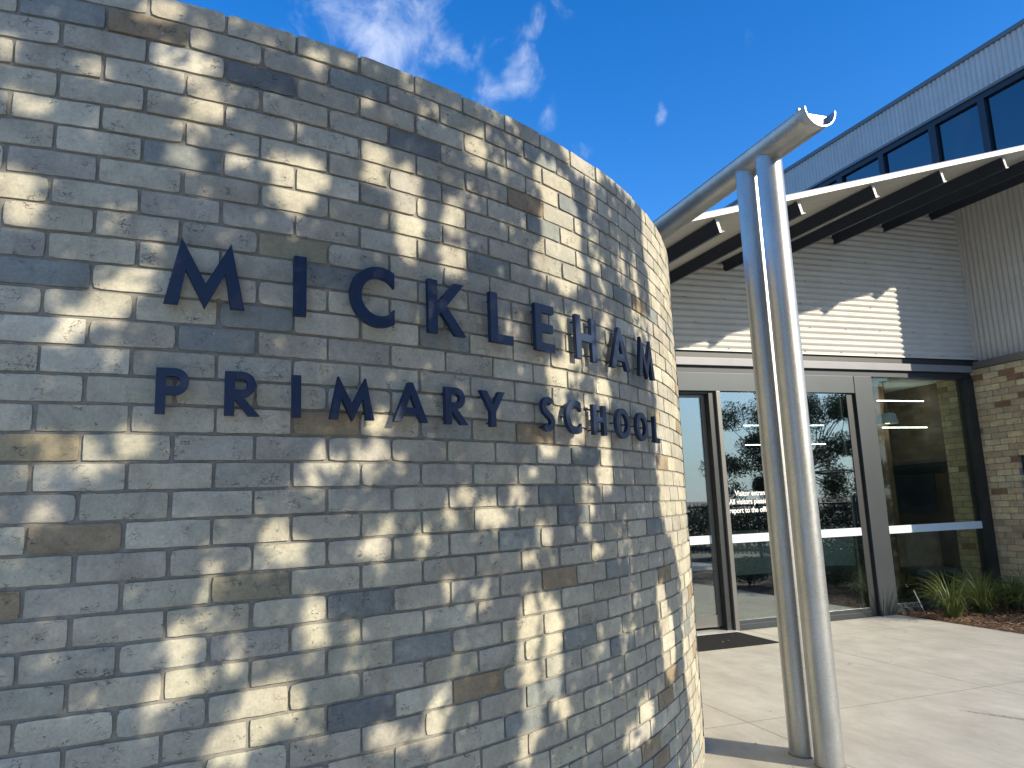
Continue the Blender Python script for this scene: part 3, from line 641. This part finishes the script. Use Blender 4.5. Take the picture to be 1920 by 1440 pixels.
# lettering on the door glass
def text_mesh(txt, size, x, z, parent):
    cu = bpy.data.curves.new('door_lettering', 'FONT'); cu.body = txt; cu.size = size; cu.extrude = .0004; cu.offset = .0016; cu.space_character = 1.0
    tmp = bpy.data.objects.new('tmp', cu); COL.objects.link(tmp)
    me = bpy.data.meshes.new_from_object(tmp.evaluated_get(bpy.context.evaluated_depsgraph_get())); bpy.data.objects.remove(tmp)
    me.materials.clear(); me.materials.append(M_WHITE); me.transform(Matrix.Translation((x, 7.9915, z)) @ Matrix.Rotation(pi/2, 4, 'X') @ Matrix.Scale(.86, 4, (1,0,0)))
    o = bpy.data.objects.new('door_lettering', me); COL.objects.link(o); o.parent = parent; return o
text_mesh('Visitor entrance', .092, 5.565, 1.607, fx)
text_mesh('All visitors please', .092, 5.470, 1.505, fx)
text_mesh('report to the office', .092, 5.460, 1.398, fx)
# brick side wall with window opening
SU = 9.74
def side_frame(s): return Vector((SU, 0, 0))+Vector((0, 1, 0))*(-s), Vector((0, -1, 0)), Vector((-1, 0, 0))
PAL2 = [(x*1.42, y*1.36, z*1.16) for x, y, z in [(.42,.36,.26),(.38,.32,.235),(.46,.40,.28),(.36,.31,.24),(.50,.45,.33),(.40,.33,.24),(.33,.285,.22),(.44,.39,.30)]]
items = []; rs = random.Random(9)
for c in range(38):
    z1 = 3.30-c*HCO; z0 = z1-HCO
    for i in range(0, 11):
        s0 = -8.62+BS*(i-(.5 if c % 2 else 0)); s1 = s0+BS
        s0 = max(s0, -8.56); 
        if s1-s0 < .03: continue
        y0, y1 = -s1, -s0
        if y0 < VE: continue
        if z1 < 2.02 and y0 < 7.40: 
            if y1 < 7.44: continue
            s1 = -7.44
        r = rs.random(); col = rs.choice(PAL2)
        if r < .08: col = (.28,.17,.10)
        elif r < .20: col = (.55,.49,.33)
        g = rs.uniform(.92, 1.08)
        items.append((s0, s1, max(z0, -.01), z1, tuple(x*g for x in col), rs.random() < .1))
V, F, C = brick_mesh(side_frame, items, nx=6, nz=3, rnd=rs); nb = len(F)
def addbox(V, F, C, x0, x1, y0, y1, z0, z1):
    b = len(V); V += [(x0,y0,z0),(x1,y0,z0),(x1,y1,z0),(x0,y1,z0),(x0,y0,z1),(x1,y0,z1),(x1,y1,z1),(x0,y1,z1)]; C += [(.3,.28,.24,1)]*8
    F += [tuple(b+i for i in f) for f in ((3,2,1,0),(4,5,6,7),(0,1,5,4),(1,2,6,5),(2,3,7,6),(3,0,4,7))]
addbox(V, F, C, SU+.007, 9.92, 7.445, 8.56, 0, 3.295); addbox(V, F, C, SU+.007, 9.92, VE, 7.44, 2.015, 3.295)
sbw = mesh_obj('side_brick_wall', V, F, [M_BRICK, M_MORTAR], midx=[0]*nb+[1]*(len(F)-nb), col=C); part(sbw); tag(sbw, 'tan brick base wall beside the entry window')
pbox('brick_flashing', M_ALUP, 9.725, 9.94, VE-.02, 7.90, 3.303, 3.405, bev=.002)
sw = part(MB().box(9.80, 9.86, 7.37, 7.43, .0, 2.012).box(9.80, 9.86, VE, 7.37, 1.95, 2.012).out('side_window', M_ALU)); tag(sw, 'dark window at the edge of the brick side wall')
gl = MB().box(9.83, 9.838, VE, 7.37, .0, 1.95).out('pane', M_GLASSC); gl.parent = sw
pbox('side_room_lining', M_DARKI, 9.97, 10.05, VE+.05, 8.6, 0, 3.3)

# ---------------------------------------------------------------- entrance hall behind the glass
pbox('hall_floor', M_FLOOR, 3.0, 14, 8.125, 16, -.1, .003)
pbox('hall_ceiling', M_CEIL, 3.0, 14, 8.14, 16, 3.25, 3.32)
pbox('hall_back_wall', M_INT, 3.0, 14, 13.0, 13.1, .003, 3.25)
pbox('hall_left_wall', M_CEIL, 2.9, 3.0, 8.14, 16, 0, 3.32)
hw = pbox('hall_panelling', M_INT, 9.95, 10.05, 8.60, 13.0, .003, 3.249)
pbox('timber_column', M_WOOD, 9.05, 9.30, 9.15, 9.40, .004, 3.249, bev=.004)
pbox('pinboard', M_SCREEN, 9.935, 9.948, 9.0, 9.9, 1.25, 1.85, bev=.003)
pbox('dark_rail', M_DARKI, 9.93, 9.948, 8.62, 10.4, 1.87, 2.08, bev=.003)
pbox('light_switch', M_CAP, 9.731, 9.742, 8.12, 8.20, 1.20, 1.29, bev=.002)
# roller blind stub, pendant lamp, light bars, desk, chair
pl = empty('pendant_lamp', (8.86, 8.72, 2.60)); tag(pl, 'white pendant lamp with timber neck hanging inside the entry window', 'pendant lamp')
def at0(o, p): o.parent = p; o.matrix_parent_inverse = Matrix.Translation(-p.location); return o
m = MB(); m.lathe([(.150, 2.60), (.153, 2.605), (.122, 2.735), (.105, 2.752), (.04, 2.765)], 8.86, 8.72, 40); at0(m.out('lamp_shade', M_CAP), pl)
m = MB(); m.lathe([(.04, 2.763), (.028, 2.82), (.020, 2.90), (.018, 2.93), (0.001, 2.935)], 8.86, 8.72, 24); at0(m.out('neck', M_WOOD), pl)
m = MB(); m.tube((8.86, 8.72, 2.93), (8.86, 8.72, 3.24), .004, 8); m.tube((8.86, 8.72, 3.235), (8.86, 8.72, 3.25), .05, 20); at0(m.out('cord', M_BLACK), pl)
m = MB(); m.lathe([(.001, 2.66), (.035, 2.655), (.045, 2.63), (.03, 2.605), (.001, 2.60)], 8.86, 8.72, 16); at0(m.out('bulb', mat_emit('warm_bulb', (1,.85,.6), 2.5)), pl)
M_BAR = mat_emit('light_bar', (1, .97, .9), 9)
for i, (x0, x1, z, lb) in enumerate([(8.98, 9.90, 2.985, 'highest thin white light bar seen through the right window'), (9.02, 9.90, 2.565, 'lower thin white light bar seen through the right window'),
                       (6.5, 7.9, 2.60, 'upper thin white light bar behind the door glass'), (6.5, 7.9, 2.32, 'lower thin white light bar behind the door glass')]):
    lb_ = MB().box(x0, x1, 8.97, 8.99, z+.004, z+.014).out('light_bar', M_BAR); lb_.location = (0, 0, 0); tag(lb_, lb, 'light bar', 'light bars hung in the entrance hall')
    for xx in (x0+.05, x1-.05):
        r = MB().tube((xx, 8.98, z+.018), (xx, 8.98, 3.25), .0015, 6).out('hanger', M_BLACK, lb_)
dk = empty('reception_desk', (7.9, 10.2, 0)); tag(dk, 'pale reception desk with darker base inside the entrance hall', 'desk')
at0(MB().box(6.7, 9.1, 9.9, 10.0, .42, 1.02, .004).out('front_panel', M_DESK), dk); at0(MB().box(6.75, 9.05, 9.95, 10.5, .004, .418).out('plinth', M_DARKI), dk); at0(MB().box(6.65, 9.15, 9.85, 10.6, 1.022, 1.06, .004).out('desk_top', M_CAP), dk)
def lounge_chair(x, y, rz, label):
    c = empty('lounge_chair', (x, y, 0)); tag(c, label, 'chair', 'dark lounge chairs in the entrance hall')
    m = MB(); m.box(-.32, .32, -.30, .30, .36, .46, .03); m.out('seat', M_DARKI, c)
    m = MB(); m.box(-.32, .32, .24, .34, .40, .98, .04); m.out('backrest', M_WOOD, c)
    for sx in (-.27, .27):
        for sy in (-.25, .27): MB().tube((sx, sy, .004), (sx*.9, sy*.9, .37), .018, 10).out('leg', M_BLACK, c)
    c.rotation_euler = (0, 0, rz); return c
lounge_chair(9.35, 8.75, -.4, 'dark lounge chair nearest the brick pier behind the entry window'); lounge_chair(8.55, 9.7, .5, 'dark lounge chair behind the timber column')

# ---------------------------------------------------------------- planting
M_GRASS = mat_leaf('strap_leaf', (.035,.065,.018), (.20,.24,.075), .45)
M_GUM = mat_leaf('gum_leaf', (.030,.050,.026), (.085,.115,.06), .65)
def tussock(x, y, n, h, label, seed):
    r = np.random.default_rng(seed); V, F, C = [], [], []
    for i in range(n):
        a = r.uniform(0, 2*pi); b0 = r.uniform(0, .07); lean = r.uniform(.2, 1.7); L = h*r.uniform(.55, 1.25); w = r.uniform(.0025, .0055); k = 7
        dx, dy = cos(a), sin(a); px, py = x+dx*b0, y+dy*b0; dr = r.uniform(.4, 1.5); tw = r.uniform(-.3, .3); b = len(V); t0 = lean*.35
        cx, cz = 0.0, 0.0; dead = r.random() < .2; c = r.uniform(.1, .8) if not dead else 1.0
        for q in range(k+1):
            f = q/k; ww = w*(1-f**2.2)+.0004; ox, oy = -dy*ww, dx*ww; bx = cx*dx-dy*tw*f*f*L*.5; by = cx*dy+dx*tw*f*f*L*.5
            V += [(px+bx+ox, py+by+oy, cz), (px+bx-ox, py+by-oy, cz+ww*.5)]; C += [(min(1, c*(.6+.6*f)),)*3+(1,)]*2
            th = t0+(lean+dr)*f*f; cx += L/k*sin(th); cz = max(.004, cz+L/k*cos(th))
        for q in range(k): j = b+2*q; F.append((j, j+1, j+3, j+2))
    o = mesh_obj('grass_tussock', V, F, M_GRASS, col=C, smooth=True); tag(o, label, 'ornamental grass', 'strappy grass clumps in the garden bed'); return o
tussock(8.13, 7.34, 330, .62, 'brightest strappy grass clump, at the tip of the mulch bed by the paving', 1)
tussock(8.72, 7.42, 300, .60, 'strappy grass clump directly behind the brightest one, below the entry window', 2)
tussock(9.15, 7.05, 320, .60, 'dark green grass clump between the black window jamb and the photo edge', 3)
tussock(9.42, 7.55, 240, .55, 'shaded grass clump in the corner where brick wall meets the window', 4)
tussock(9.05, 6.35, 260, .50, 'grass clump nearest the right edge of the photo', 5)

sk = MB(); sk.tube((8.17, 7.80, -.01), (8.08, 7.86, .30), .006, 8); sk = sk.out('plant_stake', M_CAP); tag(sk, 'thin white stake leaning in the mulch below the entry window', 'stake')
# leaves as many small blades
def leaves(P, L, Wd, drop, seed, tone=None, name='foliage', mt=None, parent=None):
    r = np.random.default_rng(seed); n = len(P); P = np.asarray(P)
    d = np.stack([r.normal(0, 1, n), r.normal(0, 1, n), r.normal(0, .6, n)-drop], 1); d /= np.linalg.norm(d, axis=1)[:, None]
    u = r.normal(0, 1, (n, 3)); w = np.cross(d, u); w /= np.linalg.norm(w, axis=1)[:, None]
    l = (L*r.uniform(.6, 1.3, n))[:, None]; ww = (Wd*r.uniform(.7, 1.3, n))[:, None]; cr = np.cross(d, w)*ww*.5
    V = np.stack([P-d*l/2, P-d*l*.1+w*ww/2+cr, P+d*l/2, P-d*l*.1-w*ww/2+cr], 1).reshape(-1, 3)
    F = np.arange(4*n).reshape(-1, 4); t = r.random(n)**1.3 if tone is None else tone
    C = np.repeat(np.stack([t, t, t, np.ones(n)], 1), 4, axis=0)
    return mesh_obj(name, V.tolist(), F.tolist(), mt or M_GUM, parent, col=C)
def limb(m, a, b, r0, r1, k=4, wob=.12, rr=random):
    a, b = Vector(a), Vector(b); p = a; L = (b-a).length
    for i in range(1, k+1):
        f = i/k; q = a.lerp(b, f)+Vector((rr.gauss(0, 1), rr.gauss(0, 1), rr.gauss(0, .5)))*wob*L/k*(0 if i == k else 1)
        m.tube(p, q, r0+(r1-r0)*(i-1)/k, 8, r0+(r1-r0)*f, caps=False); p = q

# unseen gum, its crown carved so chosen patches of sun reach the curved wall
ELL = [(1.685,3.049,0.054,0.032,5),(1.68,2.986,0.013,0.035,9),(2.182,3.061,0.084,0.046,7),(2.096,3.227,0.044,0.039,9),(2.212,3.158,0.025,0.039,6),(1.747,2.828,0.054,0.035,8),(2.233,3.007,0.041,0.042,5),(2.252,2.915,0.053,0.029,9),(1.723,2.563,0.059,0.042,9),(1.755,2.484,0.04,0.049,8),(1.916,2.975,0.029,0.036,8),(2.185,2.73,0.044,0.041,8),(2.209,2.828,0.029,0.028,6),(2.349,2.754,0.025,0.034,7),(2.518,2.753,0.052,0.055,10),(2.602,2.752,0.035,0.05,9),(2.534,2.658,0.046,0.063,10),(2.593,2.68,0.023,0.064,7),(2.623,3.215,0.024,0.026,8),(2.633,3.158,0.024,0.038,5),(2.849,2.893,0.044,0.039,10),(2.871,2.828,0.056,0.054,7),(2.992,3.254,0.037,0.046,5),(2.99,2.695,0.052,0.185,9),(3.201,2.7,0.048,0.102,6),(3.186,2.54,0.053,0.067,8),(3.335,3.077,0.036,0.086,7),(1.998,2.482,0.022,0.052,6),(2.096,2.423,0.03,0.017,6),(2.074,2.311,0.051,0.043,7),(1.994,2.244,0.049,0.042,9),(1.868,2.197,0.067,0.016,6),(1.905,2.146,0.038,0.029,10),(1.991,2.169,0.056,0.016,7),(1.859,2.071,0.053,0.024,6),(1.803,1.803,0.032,0.027,8),(1.907,1.794,0.037,0.034,9),(1.892,1.723,0.078,0.024,10),(1.872,1.608,0.028,0.042,7),(2.064,1.803,0.021,0.044,7),(2.104,1.796,0.021,0.032,8),(2.005,1.729,0.048,0.031,4),(1.801,1.235,0.024,0.021,7),(1.792,1.191,0.014,0.034,8),(1.861,1.201,0.035,0.025,7),(2.23,1.238,0.026,0.033,9),(2.227,1.175,0.029,0.057,9),(2.247,1.09,0.06,0.027,9),(2.029,1.092,0.039,0.035,5),(2.166,1.005,0.041,0.032,6),(2.417,0.941,0.043,0.061,9),(2.371,0.853,0.038,0.018,8),(2.638,1.738,0.029,0.043,7),(2.638,1.638,0.029,0.032,7),(2.688,1.738,0.028,0.027,6),(2.77,1.775,0.024,0.022,8),(2.847,1.788,0.025,0.034,9),(2.869,1.89,0.021,0.038,8),(2.821,1.872,0.016,0.028,6),(2.5,1.514,0.04,0.033,10),(2.526,1.451,0.047,0.037,9),(2.832,1.44,0.03,0.032,8),(2.884,1.522,0.021,0.027,7),(3.018,1.46,0.033,0.034,7),(3.226,1.613,0.021,0.036,8),(3.142,1.55,0.024,0.039,6),(3.329,1.54,0.049,0.049,9),(3.377,1.552,0.023,0.041,7),(2.929,1.732,0.017,0.038,6),(2.635,1.262,0.027,0.04,9),(2.623,1.189,0.031,0.046,9),(2.759,1.172,0.015,0.03,6),(2.491,1.005,0.081,0.053,10),(2.472,0.942,0.032,0.023,8),(2.863,0.828,0.039,0.04,9),(2.933,0.847,0.016,0.02,6),(3.053,0.82,0.039,0.049,9),(3.089,0.895,0.034,0.035,6),(2.936,0.784,0.051,0.02,7),(3.129,1.282,0.019,0.045,7),(3.239,1.258,0.02,0.023,6),(3.824,2.641,0.149,0.063,10),(3.87,2.953,0.118,0.137,10),(3.837,3.071,0.12,0.069,9),(4.106,3.253,0.161,0.06,10),(3.995,3.269,0.073,0.035,9),(3.812,2.748,0.082,0.053,9),(4.173,2.801,0.033,0.04,6),(4.462,2.797,0.043,0.092,7),(5.271,3.199,0.342,0.327,9),(5.298,3.03,0.39,0.241,9),(3.953,2.652,0.091,0.054,7),(3.964,2.433,0.036,0.039,8),(3.846,2.399,0.033,0.038,6),(3.898,2.282,0.052,0.064,9),(4.009,2.285,0.047,0.065,7),(3.825,2.141,0.04,0.074,9),(3.747,2.145,0.03,0.043,8),(4.161,2.097,0.063,0.069,9),(4.003,1.993,0.055,0.076,7),(4.828,2.547,0.127,0.052,7),(3.704,1.809,0.051,0.032,7),(3.912,1.864,0.043,0.049,7),(4.155,1.826,0.047,0.051,8),(4.14,1.699,0.061,0.075,8),(3.499,1.612,0.031,0.038,7),(3.385,1.538,0.04,0.031,8),(3.644,1.452,0.041,0.043,9),(3.54,1.356,0.038,0.025,7),(4.029,1.354,0.046,0.033,7),(4.74,1.032,0.063,0.118,9),(3.525,1.106,0.043,0.081,9),(3.676,1.085,0.048,0.094,9),(3.593,1.184,0.081,0.031,7),(3.519,1.01,0.036,0.119,10),(3.667,0.914,0.044,0.122,10),(3.72,0.739,0.031,0.044,9),(4.813,0.818,0.097,0.155,9),(4.423,0.555,0.075,0.092,8),(4.334,0.506,0.144,0.045,7),(3.489,0.644,0.029,0.047,7),(4.227,0.941,0.032,0.047,7),(2.721,3.227,0.021,0.031,6),(2.818,3.105,0.018,0.026,6),(3.103,3.166,0.036,0.024,5),(3.491,2.771,0.026,0.029,6),(3.492,2.3,0.038,0.032,6),(3.283,2.859,0.029,0.033,5),(3.881,2.824,0.131,0.256,8),(3.757,3.076,0.056,0.081,8),(3.978,2.299,0.046,0.13,7),(3.778,2.04,0.046,0.12,7),(4.248,2.368,0.052,0.139,6),(4.628,2.673,0.068,0.158,6),(5.082,2.583,0.15,0.603,8),(4.954,1.749,0.121,0.335,7),(2.555,2.712,0.056,0.089,9),(3.536,0.788,0.042,0.116,8),(3.96,1.559,0.044,0.118,6),(2.81,1.735,0.06,0.019,6),(2.354,0.903,0.039,0.039,8),(1.942,1.768,0.053,0.034,7),(2.176,1.093,0.042,0.023,6),(4.436,3.317,0.115,0.039,8),(4.659,3.306,0.09,0.048,8)]
S3 = np.array(S)
def build_shade_tree():
    r = np.random.default_rng(21); root = empty('gum_tree', (5.6, -4.3, -.02))
    tag(root, 'gum tree to the right of the viewer, casting dappled shade on the curved brick wall', 'tree')
    N0 = 105000
    s = r.uniform(arc(-9), 5.35, N0); z = r.uniform(-.15, 3.75, N0); t = r.uniform(3.25, 5.0, N0)
    keep = np.ones(N0, bool); pr = np.zeros(N0)
    for (es, ez, rs, rz, st) in ELL:
        rs2, rz2 = rs*1.18+.016, rz*1.12+.016
        d = ((s-es)/rs2)**2+((z-ez)/rz2)**2
        pr = np.maximum(pr, np.where(d < 1.0, .36+.08*st, 0))
    lit = s > 5.0+.16*np.sin(z*2.3)+.08*np.sin(z*7.1)+(z > 2.9)*.1; pr = np.where(lit, 1.0, pr)
    nz = np.array([mnoise.noise(Vector((a*4.2, b*1.9, 3.3)))+.5*mnoise.noise(Vector((a*11, b*4.4, 8.8))) for a, b in zip(s, z)])
    pr = np.maximum(pr, np.clip((nz-.20)*1.8, 0, .85)*.85)
    keep = r.random(N0) > pr
    s, z, t = s[keep], z[keep], t[keep]
    a = s/CR; xh3, yh3 = np.array(xh), np.array(yh)
    n = xh3[None]*np.sin(a)[:, None]-yh3[None]*np.cos(a)[:, None]
    P = np.array(CC)[None]+n*CR; P[:, 2] = z; P = P+S3[None]*t[:, None]
    # keep the near foliage clear of the picture and of the lit gutter
    ok = []
    for q in P:
        d = Vector(q)-Vector((0, 0, EYE)); f = d.dot(_fw); ok.append(d.length > 1.3 and not (f > -.1 and abs(d.dot(_r2)) < .74*f+.18 and abs(d.dot(_u2)) < .56*f+.18))
    P = P[np.array(ok)]
    leaves(P, .10, .029, .9, 31, name='foliage', parent=root).matrix_parent_inverse = Matrix.Translation(-root.location)
    rr = random.Random(4); m = MB(); top = Vector((5.3, -3.6, 3.0)); limb(m, (5.6, -4.3, -.02), top, .17, .11, 5, .05, rr)
    o = m.out('trunk', M_BARK); o.parent = root; o.matrix_parent_inverse = Matrix.Translation(-root.location)
    m = MB(); fd = (P-np.array([0, 0, EYE]))@np.array(_fw); far = np.argsort(fd)[:max(40, len(P)//6)]; idx = r.choice(far, 14)
    for i in idx:
        q = Vector(P[i]); mid = top.lerp(q, .45)+Vector((0, 0, .35)); limb(m, top, mid, .045, .022, 3, .1, rr); limb(m, mid, q, .02, .004, 3, .1, rr)
    o = m.out('branch', M_BARK); o.parent = root; o.matrix_parent_inverse = Matrix.Translation(-root.location)
build_shade_tree()

def crown_tree(x, y, h, R, nclump, nleaf, seed, label, name='gum_tree', zlow=.35, L=.13, Wd=.03, mt=None, group=None):
    r = np.random.default_rng(seed); rr = random.Random(seed); root = empty(name, (x, y, -.02)); tag(root, label, 'tree', group)
    m = MB(); top = Vector((x+.2, y, h*.45)); limb(m, (x, y, -.02), top, .05*h*.5+.04, .09, 5, .06, rr); cl = []
    for i in range(nclump):
        a = rr.uniform(0, 2*pi); f = rr.random()**.5; zz = h*(zlow+(1-zlow)*rr.random()); k = sqrt(max(.05, 1-((zz/h-.62)/.5)**2))
        cl.append((Vector((x+cos(a)*R*f*k, y+sin(a)*R*f*k, zz)), rr.uniform(.28, .6)*R*.38))
        limb(m, top, cl[-1][0], .03, .006, 3, .12, rr)
    o = m.out('trunk', M_BARK); o.parent = root; o.matrix_parent_inverse = Matrix.Translation(-root.location)
    P = []
    for c, rad in cl:
        k = nleaf//nclump; g = r.normal(0, 1, (k, 3)); g /= np.linalg.norm(g, axis=1)[:, None]; g *= (r.random(k)**.45*rad)[:, None]; g[:, 2] *= .8
        P.append(np.array(c)[None]+g)
    leaves(np.concatenate(P), L, Wd, .8, seed+1, parent=root, mt=mt).matrix_parent_inverse = Matrix.Translation(-root.location)
crown_tree(16.6, -4.2, 5.2, 3.0, 58, 34000, 50, 'spreading gum tree mirrored in the glass of the doors', zlow=.30)
crown_tree(27, -8, 5.5, 3.2, 26, 6000, 60, 'gum tree far behind the black fence', group='distant gum trees', L=.2, Wd=.06)
crown_tree(17, -26, 6, 3.5, 26, 6000, 61, 'gum tree standing alone across the car park', group='distant gum trees', L=.2, Wd=.06)
def shrub(x, y, rx, h, n, seed, label, L=.07, Wd=.018, group='shrubs in the planting beds'):
    r = np.random.default_rng(seed); root = empty('shrub', (x, y, -.01)); tag(root, label, 'shrub', group)
    g = r.normal(0, 1, (n, 3)); g /= np.linalg.norm(g, axis=1)[:, None]; g *= (r.random(n)**.3)[:, None]
    P = np.stack([x+g[:, 0]*rx*(1+.2*np.sin(g[:, 2]*9+x)), y+g[:, 1]*rx, h*.52+g[:, 2]*h*.5], 1)
    leaves(P, L, Wd, -.3, seed+1, parent=root).matrix_parent_inverse = Matrix.Translation(-root.location)
    m = MB(); rr = random.Random(seed)
    for i in range(7): limb(m, (x, y, -.01), (x+rr.uniform(-.6, .6)*rx, y+rr.uniform(-.6, .6)*rx, h*.7), .014, .004, 3, .1, rr)
    o = m.out('stem', M_BARK); o.parent = root; o.matrix_parent_inverse = Matrix.Translation(-root.location)
shrub(9.5, 5.1, .55, .62, 2600, 70, 'low shrub nearest the entry glass, mirrored in it'); shrub(10.6, 4.3, .6, .7, 2600, 71, 'middle shrub of the planting bed'); shrub(11.8, 3.3, .7, .8, 2600, 72, 'largest shrub of the planting bed')
shrub(8.5, 4.0, .42, .5, 1800, 73, 'small shrub at the paved corner of the bed')
# clipped hedge behind the fence
r_ = np.random.default_rng(80); n_ = 26000
s_ = r_.uniform(0, 1, n_); P_ = np.stack([13+s_*14+r_.normal(0, .5, n_), -9+s_*16+r_.normal(0, .5, n_), 1.25*r_.random(n_)**.8+.15*np.sin(s_*60)], 1)
hg = empty('hedge', (20, -1, 0)); tag(hg, 'dark informal hedge behind the black fence', 'hedge')
hf = leaves(P_, .16, .06, 0, 81, parent=hg); hf.matrix_parent_inverse = Matrix.Translation(-hg.location)
hb = MB(); 
for i in range(14): limb(hb, (13+i, -9+i*16/14, 0), (13.2+i, -8.9+i*16/14, 1.0), .03, .01, 3)
hb = hb.out('stem', M_BARK, hg); hb.matrix_parent_inverse = Matrix.Translation(-hg.location)
# black palisade fence
fn = empty('metal_fence', (10.2, -4.2, 0)); tag(fn, 'black vertical bar metal fence beyond the planting bed', 'fence')
pa, pb = Vector((9.6, -5.0, 0)), Vector((17.2, 4.5, 0)); dv = (pb-pa).normalized(); LN = (pb-pa).length
def fat(o): o.parent = fn; o.matrix_parent_inverse = Matrix.Translation(-fn.location)
m = MB()
for i in range(int(LN/.115)): p = pa+dv*(i*.115); m.tube(p+Vector((0,0,.08)), p+Vector((0,0,1.5)), .011, 6)
fat(m.out('pickets', M_BLACK))
for z in (.2, 1.38): fat(MB().tube(pa+Vector((0,0,z)), pb+Vector((0,0,z)), .02, 6).out('rail', M_BLACK))
for i in range(6): p = pa+dv*(i*LN/5); fat(MB().tube(p+Vector((0,0,-.02)), p+Vector((0,0,1.56)), .033, 8).out('post', M_BLACK))
